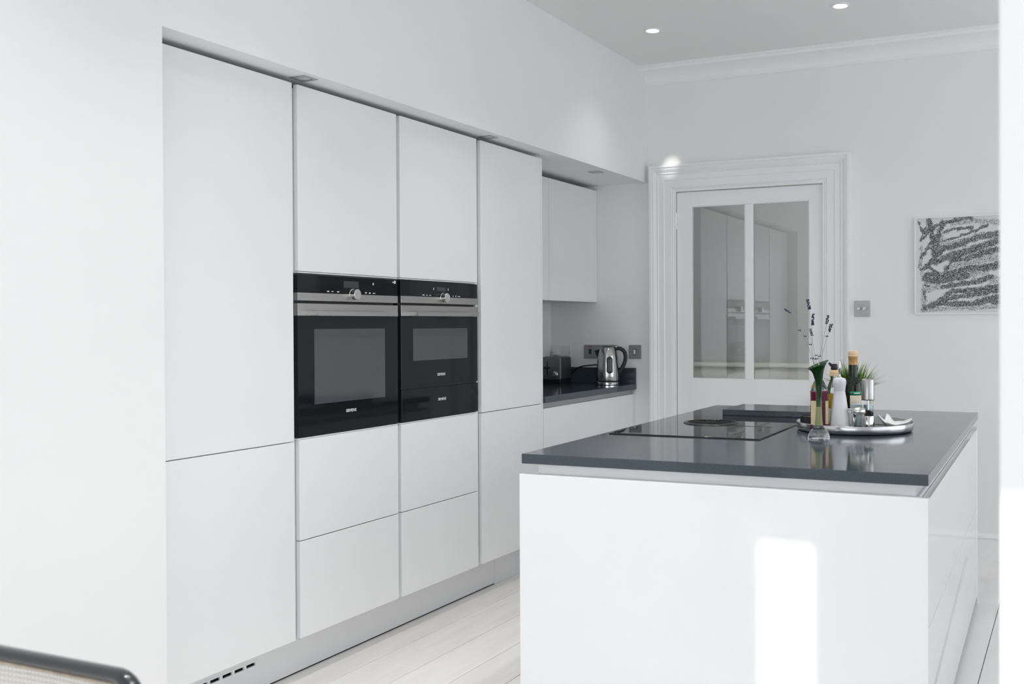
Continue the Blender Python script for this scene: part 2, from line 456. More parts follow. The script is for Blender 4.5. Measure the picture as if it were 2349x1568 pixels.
for a, b in ((G[0], G[1]), (G[2], G[3])):
    box('pane', (a, y0 + 0.020, GZ0), (b, y0 + 0.024, GZ1), 'door_pane', dr, 0)
    ring('glazing_bead', a, b, GZ0, GZ1, 0.005, y0 + 0.006, y0 + 0.02, 'y', 'trim_paint', dr)
kb = lathe('knob', (1.185, y0, 0.846), [(0.024, 0.0), (0.024, -0.005), (0.010, -0.008), (0.010, -0.022), (0.022, -0.030), (0.028, -0.042), (0.026, -0.054), (0.015, -0.062), (0.004, -0.064)], 'ceramic', dr, axis='y')
kb['label'] = 'round white porcelain knob'
for hz in (1.955, 0.35):
    lathe('hinge', (DX0 + 0.0005, D - 0.006, hz - 0.05), [(0.006, 0)] + [q for k_ in range(3) for q in ((0.0085, 0.004 + 0.034 * k_), (0.0085, 0.026 + 0.034 * k_), (0.006, 0.027 + 0.034 * k_), (0.006, 0.036 + 0.034 * k_))], 'trim_paint', dr, 12)

# the hall behind the glazed door
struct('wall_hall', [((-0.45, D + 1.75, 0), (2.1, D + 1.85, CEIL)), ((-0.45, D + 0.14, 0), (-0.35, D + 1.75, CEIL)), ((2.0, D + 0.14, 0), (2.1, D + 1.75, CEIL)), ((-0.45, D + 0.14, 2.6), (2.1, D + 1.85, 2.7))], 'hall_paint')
hc = thing('hall_sideboard', 'pale low sideboard seen dimly through the door glass', 'sideboard', (0.5, D + 1.5, -0.02))
box('body', (-0.33, D + 1.35, -0.022), (1.98, D + 1.74, 0.985), 'hall_pale', hc, 0.004)
box('top', (-0.34, D + 1.33, 0.985), (1.99, D + 1.74, 1.005), 'hall_pale', hc, 0.004)
hl = thing('hall_lamp', 'round ceiling lamp in the hall behind the door', 'lamp', (0.7, D + 0.45, 2.6))
lathe('shade', (0.7, D + 0.45, 2.52), [(0.10, 0), (0.13, 0.03), (0.13, 0.08)], 'lamp_dim', hl)
pl = bpy.data.lights.new('hall_light', 'POINT'); pl.energy = 19; pl.shadow_soft_size = 0.12; pl.color = (1, 0.98, 0.95)  # unseen lamp put in to brighten the hall behind the glass
plo = bpy.data.objects.new('hall_light', pl); COL.objects.link(plo); plo.location = (0, 0, -0.2); plo.parent = hl.obj

# ------------------------------------------------------------------ tall cabinets
ZT, ZB, ZS, ZD = 2.191, 0.170, 0.8925, 0.526
OVT, OVB = 1.502, 0.905
CF = -0.022
LQ = 'cabinet_lacquer'
c1 = thing('tall_cabinet', 'white handleless tall cupboard beside the bare wall, left of the ovens', 'cabinet', (-0.3, -0.33, 0))
box('body', (-0.60, -0.655, 0.16), (CF, -0.003, 2.178), 'carcass', c1)
box('door', (-0.020, -0.64, ZS + 0.0015), (0, -0.0175, ZT), LQ, c1, 0.002)
box('door', (-0.020, -0.64, ZB), (0, -0.0175, ZS - 0.0015), LQ, c1, 0.002)
for k, (a, b, ya, yb, lab) in enumerate(((-0.001, 0.599, 0.0085, 0.5885, 'white tall cupboard holding the large oven, two drawers beneath'),
                                         (0.601, 1.213, 0.6115, 1.198, 'white tall cupboard holding the compact oven and warming drawer'))):
    c = thing('oven_cabinet', lab, 'cabinet', (-0.3, (a + b) / 2, 0), 'cupboards around the ovens')
    prism('body', [(-0.60, 0.16), (CF, 0.16), (CF, 0.897), (-0.050, 0.897), (-0.050, 1.506), (CF, 1.506), (CF, 2.178), (-0.60, 2.178)], a, b, 'y', 'carcass', c)
    box('door', (-0.020, ya, 1.5125), (0, yb, ZT), LQ, c, 0.002)
    box('drawer', (-0.020, ya, ZD + 0.0015), (0, yb, 0.8955), LQ, c, 0.002)
    box('drawer', (-0.020, ya, ZB), (0, yb, ZD - 0.0015), LQ, c, 0.002)
    box('trim_strip', (-0.022, ya - 0.004, 0.8965), (-0.004, yb, 0.9015), 'plinth_lacquer', c, 0); box('trim_strip', (-0.022, ya, 1.5065), (-0.004, yb, 1.511), 'plinth_lacquer', c, 0)
c4 = thing('tall_cabinet', 'white tall cupboard between the compact oven and the worktop niche', 'cabinet', (-0.3, 1.52, 0))
box('body', (-0.60, 1.215, 0.16), (CF, 1.812, 2.178), 'carcass', c4)
box('door', (-0.020, 1.2315, ZS + 0.0015), (0, 1.8105, ZT), LQ, c4, 0.002)
box('door', (-0.020, 1.2315, ZB), (0, 1.8105, ZS - 0.0015), LQ, c4, 0.002)
ep = box('end_panel', (-0.60, 1.8125, 0.0), (0.0, 1.830, 2.193), LQ, bevel=0.0015, o=(-0.3, 1.82, 0)); props(ep, 'thin white end panel of the cupboard run beside the niche', 'panel')

# black strip painted as the shade in the gap over the cabinets
for a, b, xx in ((-0.655, 1.812, -0.30),):
    ob = box('shadow_gap_strip', (xx - 0.02, a, 2.1785), (xx, b, SOF), 'dark_gap', bevel=0)
    props(ob, 'recessed strip closing the dark gap above the tall cupboards', 'trim')

# plinth boards
p1 = thing('plinth', 'long white plinth board with vent slots under the tall cupboards', 'plinth', (-0.11, 0.4, 0))
YP = 1.502
g0 = -0.102; gz0, gz1 = 0.080, 0.128
GB, GT = 0.090, 0.114
box('board', (-0.116, -0.655, 0.006), (-0.104, YP, GB), 'plinth_lacquer', p1, 0.0)
box('board', (-0.116, -0.100, GB), (-0.104, YP, 0.160), 'plinth_lacquer', p1, 0.0)
box('board', (-0.116, -0.655, GT), (-0.104, -0.100, 0.160), 'plinth_lacquer', p1, 0.0)
box('shadow_strip', (-0.116, -0.655, 0.0), (-0.108, YP, 0.0055), 'dark_gap', p1, 0.0)  # black strip painted as the shade in the gap under the board
for z0, z1 in ((GB, GB + 0.006), (GT - 0.006, GT)):
    box('grille_rail', (-0.110, -0.655, z0), (-0.1025, -0.100, z1), 'plinth_lacquer', p1, 0)
for q in range(11):
    yy = -0.104 - 0.054 * q
    if yy > -0.655: box('grille_bar', (-0.110, yy - 0.0055, GB + 0.006), (-0.1025, yy + 0.0055 if q else -0.100, GT - 0.006), 'plinth_lacquer', p1, 0)
box('vent_opening', (-0.119, -0.655, GB), (-0.117, -0.100, GT), 'dark_gap', p1, 0)  # black sheet painted as the dark behind the vent slots
p2 = box('plinth', (-0.116, YP + 0.001, 0.0), (-0.100, 1.811, 0.160), 'plinth_lacquer', bevel=0.0008, o=(-0.108, 1.65, 0))
props(p2, 'short white plinth board at the far end under the tall cupboards', 'plinth')

# ------------------------------------------------------------------ ovens
def logo(fr, y, z, w):
    me = text_mesh('SIEMENS', w)
    # text x -> +y, text y -> +z, extrusion -> +x
    me.transform(Matrix(((0, 0, 1, 0.0006), (1, 0, 0, y), (0, 1, 0, z), (0, 0, 0, 1))))
    o = link('logo', me, 'print_white', fr); o['label'] = 'white SIEMENS lettering'
def marks(fr, lst):
    ob = boxes('printed_symbols', [((0.0, y - w / 2, z - h / 2), (0.0006, y + w / 2, z + h / 2)) for y, z, w, h in lst], 'print_white', fr); ob['kind'] = 'stuff'

def oven(label, ya, yb, zt, zb, win, disp, knob, logoyz, name):
    o = thing(name, label, 'oven', (-0.02, (ya + yb) / 2, zb))
    box('housing', (-0.048, ya + 0.002, zb + 0.002), (-0.022, yb - 0.002, zt - 0.001), 'oven_side', o, 0)
    cpn = box('control_panel', (-0.022, ya, zt - 0.066), (0, yb, zt), 'oven_glass', o, 0.001)
    box('display', (-0.001, disp[0], disp[2]), (0.0005, disp[1], disp[3]), 'display', o, 0, parent=cpn)
    cst = box('control_strip', (-0.022, ya, zt - 0.096), (0.001, yb, zt - 0.0665), 'steel', o, 0.0008)
    lathe('knob', (0.001, knob[0], knob[1]), [(0.0225, 0), (0.0225, 0.004), (0.0205, 0.005), (0.0205, 0.026), (0.0190, 0.0275), (0.0005, 0.0275)], 'knob_steel', o, axis='x', parent=cst)
    dd = box('door', (-0.022, ya, zb), (0, yb, zt - 0.152), 'oven_glass', o, 0.0012)
    box('window', (-0.001, win[0], win[2]), (0.0007, win[1], win[3]), 'oven_window', o, 0, parent=dd)
    box('door_strip', (-0.022, ya, zt - 0.1515), (0.001, yb, zt - 0.106), 'steel', o, 0.0008, parent=dd)
    hz0, hz1 = zt - 0.1515, zt - 0.1345
    h0, h1 = ya + 0.058, yb - 0.058
    prism('handle', [(0.001, h0), (0.045, h0), (0.045, h1), (0.001, h1), (0.001, h1 - 0.014), (0.036, h1 - 0.014), (0.036, h0 + 0.014), (0.001, h0 + 0.014)], hz0, hz1, 'z', 'steel', o, parent=dd)
    logo(o, logoyz[0], logoyz[1], 0.060)
    return o
o1 = oven('large built-in black glass oven with steel handle, on the left', 0.003, 0.590, 1.501, 0.9055, (0.0885, 0.5035, 1.020, 1.300), (0.2535, 0.3431, 1.4593, 1.4852), (0.3035, 1.4338), (0.293, 0.982), 'oven')
marks(o1, [(0.166, 1.4423, 0.012, 0.004), (0.19, 1.4423, 0.010, 0.003), (0.222, 1.4423, 0.012, 0.004), (0.386, 1.4425, 0.010, 0.005), (0.410, 1.442, 0.010, 0.005), (0.436, 1.442, 0.015, 0.003), (0.4316, 1.479, 0.006, 0.009), (0.571, 1.4915, 0.010, 0.012), (0.560, 1.4905, 0.008, 0.005)])
o2 = oven('compact black glass oven with steel handle above the warming drawer', 0.6115, 1.197, 1.503, 1.0475, (0.694, 1.110, 1.160, 1.298), (0.870, 0.9334, 1.4636, 1.4811), (0.9125, 1.4338), (0.900, 1.0932), 'compact_oven')
marks(o2, [(0.770, 1.4435, 0.016, 0.004), (0.795, 1.443, 0.010, 0.003), (0.82, 1.443, 0.012, 0.003), (0.995, 1.4435, 0.006, 0.004), (1.018, 1.4435, 0.005, 0.006), (1.042, 1.443, 0.018, 0.003), (0.846, 1.4725, 0.004, 0.010), (0.957, 1.4725, 0.004, 0.010)])
wd = thing('warming_drawer', 'flat black glass warming drawer under the compact oven', 'warming drawer', (-0.02, 0.905, 0.9035))
box('housing', (-0.048, 0.616, 0.906), (-0.022, 1.195, 1.038), 'oven_side', wd, 0)
box('front', (-0.022, 0.6135, 0.9045), (0, 1.1985, 1.040), 'oven_glass', wd, 0.0012)
logo(wd, 0.905, 0.9828, 0.060)
boxes('seam', [((-0.03, 0.615, 1.0405), (-0.006, 1.196, 1.0470))], 'oven_side', wd)

# ------------------------------------------------------------------ niche with worktop
wc = thing('wall_cabinet', 'white handleless wall cupboard over the toaster and kettle', 'cabinet', (-0.4, 2.43, 1.455))
box('body', (-0.604, 1.833, 1.458), (-0.282, 3.026, 2.165), 'carcass', wc)
box('door', (-0.280, 1.836, 1.455), (-0.26, 2.3795, 2.178), LQ, wc, 0.0015)
box('door', (-0.280, 2.3825, 1.455), (-0.26, 2.968, 2.178), LQ, wc, 0.0015)
box('filler', (-0.280, 2.9705, 1.455), (-0.262, 3.028, 2.178), LQ, wc, 0.0015)
ob = box('shadow_gap_strip', (-0.42, 1.833, 2.165), (-0.40, 3.028, SOF), 'dark_gap', bevel=0)  # black strip painted as the shade over the wall cupboard
props(ob, 'dark strip recessed above the wall cupboard', 'trim')
ul = box('cupboard_light', (-0.50, 1.95, 1.448), (-0.44, 2.62, 1.458), 'black_plastic', o=(-0.47, 2.3, 1.45), bevel=0.001)
props(ul, 'slim black strip fixed beneath the wall cupboard', 'light')
bc = thing('base_cabinet', 'white drawer cupboard under the niche worktop', 'cabinet', (-0.3, 2.43, 0))
box('body', (-0.604, 1.833, 0.10), (-0.022, 3.028, 0.862), 'carcass', bc)
box('rail', (-0.604, 1.833, 0.862), (-0.012, 3.028, 0.8945), 'plate_pale', bc, 0)
box('drawer', (-0.020, 1.836, 0.529), (0, 2.995, 0.865), LQ, bc, 0.0015)
box('drawer', (-0.020, 1.836, 0.17), (0, 2.995, 0.526), LQ, bc, 0.0015)
box('filler', (-0.020, 2.9975, 0.17), (-0.001, 3.028, 0.865), LQ, bc, 0.0015)
box('plinth', (-0.116, 1.833, 0.0), (-0.104, 3.028, 0.10), 'plinth_lacquer', bc, 0.0)
wt = thing('niche_worktop', 'dark grey stone worktop with upstand in the niche', 'worktop', (-0.3, 2.43, 0.8945))
box('slab', (-0.604, 1.832, 0.895), (0.0145, 3.029, 0.9300), 'quartz', wt, 0.0015)
box('upstand', (-0.58, 3.010, 0.9302), (0.0145, 3.029, 1.032), 'quartz', wt, 0.001)
box('upstand', (-0.604, 1.832, 0.9302), (-0.585, 3.029, 1.032), 'quartz', wt, 0.001)

# soffit spotlights
for yv, xv, lab in ((0.010, 0.028, 'square recessed spotlight in the soffit above the large oven'), (1.266, 0.020, 'square recessed spotlight in the soffit above the compact oven'), (2.478, 0.0, 'square recessed spotlight in the soffit over the niche')):
    t = thing('soffit_spotlight', lab, 'spotlight', (xv, yv, SOF), 'spotlights in the soffit')
    h = 0.036; z = SOF
    ring('frame', xv - h, xv + h, yv - h, yv + h, 0.012, z - 0.003, z, 'z', 'lamp_frame', t)
    lathe('lens', (xv, yv, z - 0.0015), [(0.022, 0), (0.022, 0.0015)], 'lamp_dim', t)
    boxes('backing', [((xv - h + 0.01, yv - h + 0.01, z - 0.001), (xv + h - 0.01, yv + h - 0.01, z))], 'lamp_frame', t)

# ceiling downlights; the one by the bulkhead is turned onto the casing corner
ADDED_DOWNLIGHT = 'round lit downlight in the ceiling, above the upper edge of the view'  # unseen downlights added to brighten the aisle floor and lower cupboards
for xv, yv, lab, aim in [(0.472, 2.229, 'round lit downlight in the ceiling near the bulkhead', (0.258, D, 2.285)), (1.503, 2.227, 'round lit downlight in the ceiling nearer the partition edge', None)] + [(xq, yq, ADDED_DOWNLIGHT, None) for yq in (0.93, -0.37, -1.30) for xq in (0.82, 1.72)]:
    t = thing('ceiling_downlight', lab, 'downlight', (xv, yv, CEIL), 'downlights in the ceiling')
    lathe('bezel', (xv, yv, CEIL - 0.004), [(0.034, 0.001), (0.036, -0.002), (0.044, -0.001), (0.046, 0.003), (0.046, 0.004), (0.034, 0.004)], 'white_plastic', t, cap=False)
    lathe('lens', (xv, yv, CEIL - 0.003), [(0.0345, 0), (0.0345, 0.003)], 'lamp_lens', t)
    l = bpy.data.lights.new('downlight_beam', 'SPOT'); l.energy = FILL_DOWN_W if lab == ADDED_DOWNLIGHT else 10; l.spot_size = math.radians(104); l.spot_blend = 1.0; l.shadow_soft_size = 0.03; l.color = (1, 0.97, 0.93)
    lo = bpy.data.objects.new('downlight_beam', l); COL.objects.link(lo); lo.parent = t.obj; lo.location = (0, 0, -0.012)
    if aim:
        l2 = bpy.data.lights.new('downlight_narrow_beam', 'SPOT'); l2.energy = 30; l2.spot_size = math.radians(9.0); l2.spot_blend = 1.0; l2.shadow_soft_size = 0.01; l2.color = (1, 0.98, 0.95)
        lo2 = bpy.data.objects.new('downlight_narrow_beam', l2); COL.objects.link(lo2); lo2.parent = t.obj; lo2.location = (0, 0, -0.012)
        dv = Vector(aim) - Vector((xv, yv, CEIL - 0.012)); lo2.rotation_euler = dv.to_track_quat('-Z', 'Y').to_euler()

# wall plates
def plate(name, label, cat, x0, x1, z0, z1, m):
    t = thing(name, label, cat, ((x0 + x1) / 2, D, z0))
    box('plate', (x0, D - 0.006, z0), (x1, D, z1), m, t, 0.003)
    return t
t = plate('cooker_switch', 'long steel cooker switch plate with two red lights, behind the kettle', 'switch', -0.358, -0.118, 1.090, 1.178, 'plate_steel')
box('rocker', (-0.322, D - 0.010, 1.118), (-0.302, D - 0.005, 1.152), 'switch_dark', t, 0.002)
for xx in (-0.319, -0.305): box('neon', (xx - 0.005, D - 0.008, 1.162), (xx + 0.005, D - 0.005, 1.170), 'red_lens', t, 0.001)
t = plate('light_switch', 'square steel single switch between kettle and door casing', 'switch', -0.0365, 0.0515, 1.0905, 1.179, 'plate_steel')
box('surround', (-0.005, D - 0.008, 1.115), (0.017, D - 0.005, 1.153), 'switch_dark', t, 0.001)
box('rocker', (-0.001, D - 0.012, 1.119), (0.013, D - 0.007, 1.149), 'white_plastic', t, 0.002)
for xx in (-0.027, 0.042): lathe('screw', (xx, D - 0.0075, 1.1345), [(0.003, 0), (0.003, 0.002)], 'chrome', t, 10, axis='y')
t = plate('dimmer_switch', 'square steel double dimmer on the wall right of the door', 'switch', 1.4075, 1.4985, 1.351, 1.442, 'plate_pale')
for xx in (1.435, 1.468): lathe('knob', (xx, D - 0.006, 1.397), [(0.011, 0), (0.010, -0.014), (0.009, -0.016), (0.001, -0.016)], 'dimmer_knob', t, 20, axis='y')
for xx in (1.419, 1.4515, 1.485): lathe('screw', (xx, D - 0.0075, 1.397), [(0.0035, 0), (0.0035, 0.002)], 'plate_steel', t, 10, axis='y')
t = plate('wall_socket', 'white double socket on the wall above the toaster', 'socket', -0.600, -0.452, 1.090, 1.176, 'white_plastic')
for xx in (-0.556, -0.496): box('rocker', (xx - 0.008, D - 0.010, 1.145), (xx + 0.008, D - 0.005, 1.163), 'white_plastic', t, 0.001)
for xx in (-0.588, -0.464): lathe('screw', (xx, D - 0.0075, 1.127), [(0.0035, 0), (0.0035, 0.002)], 'plate_steel', t, 10, axis='y')
box('plug', (-0.575, D - 0.034, 1.108), (-0.538, D - 0.006, 1.140), 'white_plastic', t, 0.006)

# kettle
KX, KY, KZ = -0.120, 2.885, 0.9302
k = thing('kettle', 'brushed steel jug kettle with black handle on the niche worktop', 'kettle', (KX, KY, KZ))
lathe('power_base', (KX, KY, KZ), [(0.066, 0), (0.070, 0.003), (0.070, 0.016), (0.066, 0.020)], 'chrome', k)
lathe('base_ring', (KX, KY, KZ + 0.020), [(0.067, 0), (0.068, 0.006)], 'black_plastic', k)
lathe('body', (KX, KY, KZ + 0.026), [(0.069, 0), (0.0705, 0.006), (0.0705, 0.03), (0.069, 0.09), (0.0655, 0.14), (0.061, 0.172), (0.055, 0.192), (0.046, 0.206), (0.034, 0.214)], 'kettle_steel', k, 48)
lathe('lid', (KX, KY, KZ + 0.236), [(0.040, 0), (0.036, 0.004), (0.022, 0.008), (0.004, 0.009)], 'black_plastic', k)
def kd(a, b, c):     # right, toward viewer, up
    return Vector((KX, KY, KZ)) + Vector((r0.x, r0.y, 0)) * a + Vector((math.sin(YAW), -math.cos(YAW), 0)) * b + Vector((0, 0, c))
bm = bmesh.new()
sp = [kd(-0.045, 0.014, 0.225), kd(-0.045, -0.014, 0.225), kd(-0.084, 0, 0.216), kd(-0.062, 0.013, 0.165), kd(-0.062, -0.013, 0.165), kd(-0.030, 0, 0.226)]
vs = [bm.verts.new(p) for p in sp]
for f in ((0, 2, 1), (0, 3, 2), (1, 2, 4), (3, 4, 2), (0, 5, 3), (1, 4, 5), (0, 1, 5), (3, 5, 4)): bm.faces.new([vs[i] for i in f])
link('spout', tomesh(bm), 'black_plastic', k)
hp = smoothpts([kd(0.038, 0, 0.228), kd(0.070, 0, 0.232), kd(0.104, 0, 0.216), kd(0.116, 0, 0.175), kd(0.104, 0, 0.125), kd(0.075, 0, 0.082), kd(0.066, 0, 0.070)], 2)
tube('handle', hp, 0.0175, 'black_plastic', k, 10, squash=(1.0, 0.75))
box('lid_button', tuple(kd(0.052, 0, 0.238) - Vector((0.012, 0.012, 0.006))), tuple(kd(0.052, 0, 0.238) + Vector((0.012, 0.012, 0.006))), 'chrome', k, 0.004)
# water gauge: pill on the curved wall facing the room
bm = bmesh.new(); g = []
def bodyr(h):
    pr_ = [(0, 0.069), (0.03, 0.0705), (0.09, 0.069), (0.14, 0.0655), (0.172, 0.061), (0.192, 0.055)]
    for (h0, a), (h1, b) in zip(pr_[:-1], pr_[1:]):
        if h <= h1: return a + (b - a) * (h - h0) / (h1 - h0)
    return 0.05
N = 28
def gp(du, h, out):
    rr = bodyr(h) + out; ang = 0.22 + du / 0.066
    return kd(rr * math.sin(ang), rr * math.cos(ang), 0.026 + h)
pill = []
for i in range(N):
    a = 2 * math.pi * i / N; cu, ch = math.cos(a), math.sin(a)
    du = 0.0175 * cu; h = 0.100 + (0.034 if ch >= 0 else -0.034) + 0.0175 * ch
    pill.append((du, h))
top = [bm.verts.new(gp(du, h, 0.0022)) for du, h in pill]; bot = [bm.verts.new(gp(du * 1.15, 0.098 + (h - 0.098) * 1.03, 0.0)) for du, h in pill]
cen = [bm.verts.new(gp(0, 0.098 + v, 0.0032)) for v in (-0.034, 0.034)]
for i in range(N):
    j = (i + 1) % N
    bm.faces.new((bot[i], bot[j], top[j], top[i]))
    c_ = cen[1] if i < N // 2 else cen[0]
    bm.faces.new((top[i], top[j], c_))
bm.faces.new((top[0], cen[1], cen[0])); bm.faces.new((top[N // 2], cen[0], cen[1]))
link('water_gauge', tomesh(bm), 'gauge', k, True)

# toaster
tr = thing('toaster', 'dark steel toaster tucked into the niche corner', 'toaster', (-0.515, 2.93, 0.9302))
TX0, TX1, TY0, TY1, TZ = -0.583, -0.440, 2.852, 3.008, 0.9302
box('base', (TX0 + 0.004, TY0 + 0.004, TZ), (TX1 - 0.004, TY1, TZ + 0.026), 'black_plastic', tr, 0.004)
box('body', (TX0, TY0 + 0.012, TZ + 0.024), (TX1, TY1, TZ + 0.172), 'toaster_dark', tr, 0.014, 4)
box('front_panel', (TX0, TY0, TZ + 0.026), (TX1, TY0 + 0.014, TZ + 0.170), 'toaster_steel', tr, 0.006, 3)
for q in (TX0 + 0.045, TX0 + 0.095): box('bread_slot', (q - 0.012, TY0 + 0.03, TZ + 0.169), (q + 0.012, TY1 - 0.02, TZ + 0.1725), 'black_plastic', tr, 0.001)
box('lever_slot', (-0.540, TY0 - 0.0006, TZ + 0.055), (-0.533, TY0 + 0.002, TZ + 0.145), 'black_plastic', tr, 0.0)
box('lever', (-0.552, TY0 - 0.022, TZ + 0.098), (-0.521, TY0 - 0.0005, TZ + 0.108), 'black_plastic', tr, 0.003)
lathe('knob', (-0.478, TY0, TZ + 0.060), [(0.021, 0), (0.020, -0.004), (0.016, -0.006), (0.015, -0.016), (0.013, -0.018), (0.001, -0.018)], 'knob_steel', tr, axis='y')
cab = tube('power_cable', smoothpts([(-0.438, 2.995, 0.985), (-0.41, 3.0, 1.020), (-0.36, 2.998, 1.040), (-0.28, 2.997, 1.048), (-0.22, 2.985, 1.052), (-0.19, 2.975, 1.065), (-0.23, 2.965, 1.0), (-0.235, 2.95, 0.96), (-0.205, 2.93, 0.938), (-0.185, 2.915, 0.9352)], 3), 0.0045, 'black_plastic')
props(cab, 'black cable looping between the toaster and the kettle', 'cable')

# ------------------------------------------------------------------ island
IX0, IX1, IY0, IY1 = 0.936, 2.219, -0.021, 2.046
ic = thing('island_cabinet', 'glossy white kitchen island cupboard with recessed grip channel', 'island', (1.58, 1.0, 0), island=True)
IL = 'island_lacquer'
box('front_panel', (IX0 - 0.008, IY0 - 0.001, 0.0), (IX1 - 0.0005, IY0 + 0.021, 0.827), IL, ic, 0.0015)
box('body', (IX0 + 0.045, IY0 + 0.022, 0.10), (IX1 - 0.028, IY1 - 0.02, 0.827), 'carcass', ic, 0)
box('grip_channel', (IX0 + 0.047, IY0 + 0.030, 0.827), (IX1 - 0.038, IY1 - 0.05, 0.8605), 'island_lacquer', ic, 0)
box('plinth', (IX0 + 0.08, IY0 + 0.022, 0.0), (IX1 - 0.07, IY1 - 0.06, 0.10), 'plinth_lacquer', ic, 0)
for z0, z1 in ((0.035, 0.447), (0.452, 0.815)):
    box('drawer', (IX1 - 0.026, IY0 + 0.0225, z0), (IX1 - 0.004, IY1 - 0.022, z1), IL, ic, 0.0015)
for ya, yb in ((IY0 + 0.0225, 0.995), (1.0, IY1 - 0.022)):
    box('door', (IX0 - 0.006, ya, 0.10), (IX0 + 0.014, yb, 0.815), IL, ic, 0.0015)
    box('door_rail', (IX0 + 0.014, ya, 0.10), (IX0 + 0.045, yb, 0.80), 'carcass', ic, 0)
box('back_panel', (IX0 - 0.006, IY1 - 0.021, 0.0), (IX1 - 0.002, IY1 - 0.001, 0.827), IL, ic, 0.0015)
it = box('island_worktop', (IX0, IY0, 0.861), (IX1, IY1, 0.893), 'quartz', bevel=0.0018, o=(1.58, 1.0, 0.861), island=True)
props(it, 'large dark grey stone slab topping the white island', 'worktop')
ZI = 0.8932

# induction hob with round extractor
HX0, HX1, HY0, HY1 = 0.972, 1.560, 0.612, 1.430
hb = thing('induction_hob', 'black glass induction hob with round downdraft extractor set in the island', 'hob', (1.27, 1.02, ZI), island=True)
box('border', (HX0 - 0.004, HY0 - 0.004, ZI), (HX1 + 0.004, HY1 + 0.004, ZI + 0.0030), 'black_plastic', hb, 0.0005)
box('glass', (HX0, HY0, ZI + 0.0030), (HX1, HY1, ZI + 0.0042), 'hob_glass', hb, 0.0005)
vx, vy, vz = 1.213, 1.115, ZI + 0.0042
lathe('extractor_ring', (vx, vy, vz), [(0.099, 0.002), (0.102, 0.005), (0.110, 0.005), (0.116, 0.003), (0.118, 0.0)], 'black_plastic', hb, 48, cap=False)
lathe('extractor_well', (vx, vy, vz), [(0.100, 0.0004), (0.0005, 0.0004)], 'dark_gap', hb, 48, cap=False)  # flat black disc painted as the shade down in the well
bm = bmesh.new()
for i in range(36):
    a = 2 * math.pi * i / 36
    bm_tube(bm, [(vx + math.cos(a) * 0.022, vy + math.sin(a) * 0.022, vz + 0.002), (vx + math.cos(a + 0.25) * 0.100, vy + math.sin(a + 0.25) * 0.100, vz + 0.004)], 0.0016, 4)
fg = link('extractor_grille', tomesh(bm), 'extractor_black', hb); fg['kind'] = 'stuff'
lathe('extractor_hub', (vx, vy, vz), [(0.024, 0.001), (0.024, 0.004), (0.020, 0.0055), (0.001, 0.0055)], 'extractor_black', hb, 24)
box('seam_line', (vx + 0.10, vy - 0.090, vz), (1.500, vy - 0.086, vz + 0.0008), 'black_plastic', hb, 0)

# slate board behind the hob
sb = box('slate_board', (1.150, 1.470, ZI), (1.56, 1.80, ZI + 0.030), 'quartz', bevel=0.002, o=(1.35, 1.63, ZI), island=True)
props(sb, 'dark flat stone board lying behind the hob', 'board')

# ------------------------------------------------------------------ tray and the things on it
TC = (1.792, 1.126)
ty = thing('tray', 'round brushed steel tray on the island', 'tray', (TC[0], TC[1], ZI))
lathe('tray_body', (TC[0], TC[1], ZI), [(0.0005, 0.0), (0.214, 0.0), (0.221, 0.003), (0.225, 0.010), (0.2262, 0.033), (0.2250, 0.0345), (0.2238, 0.033), (0.2225, 0.012), (0.216, 0.0045), (0.0005, 0.0035)], 'tray_steel', ty, 72, cap=False)
ZP = ZI + 0.0038

# green vase on the worktop in front of the tray
VX, VY = 1.7343, 0.772
v = thing('flower_vase', 'slender green glass vase with flared tilted mouth and clear foot', 'vase', (VX, VY, ZI))
lathe('foot', (VX, VY, ZI), [(0.0395, 0.0), (0.0405, 0.004), (0.0385, 0.016), (0.031, 0.029), (0.020, 0.040), (0.0150, 0.049)], 'clear_glass', v, 40)
lathe('stem', (VX, VY, ZI + 0.0492), [(0.0148, 0), (0.0130, 0.02), (0.0115, 0.045), (0.0102, 0.068)], 'olive_glass', v, 32)
def vt(p, r, h, a):
    t = min(1.0, max(0.0, (h - 0.085) / 0.06)) ** 1.5
    dv = Vector((math.cos(a), math.sin(a), 0)).dot(Vector((r0.x, r0.y, 0)))
    return p + Vector((0, 0, r * 0.42 * dv * t)) + Vector((r0.x, r0.y, 0)) * (-0.003 * t)
lathe('bowl', (VX, VY, ZI + 0.1174), [(0.0101, 0), (0.0098, 0.02), (0.0105, 0.045), (0.0125, 0.075), (0.0150, 0.100), (0.0190, 0.122), (0.0250, 0.138), (0.0330, 0.149), (0.0385, 0.152), (0.0385, 0.1540), (0.033, 0.1515), (0.024, 0.141), (0.0170, 0.123), (0.0130, 0.100), (0.0105, 0.075), (0.008, 0.045), (0.006, 0.01)], 'green_glass', v, 40, tilt=vt)

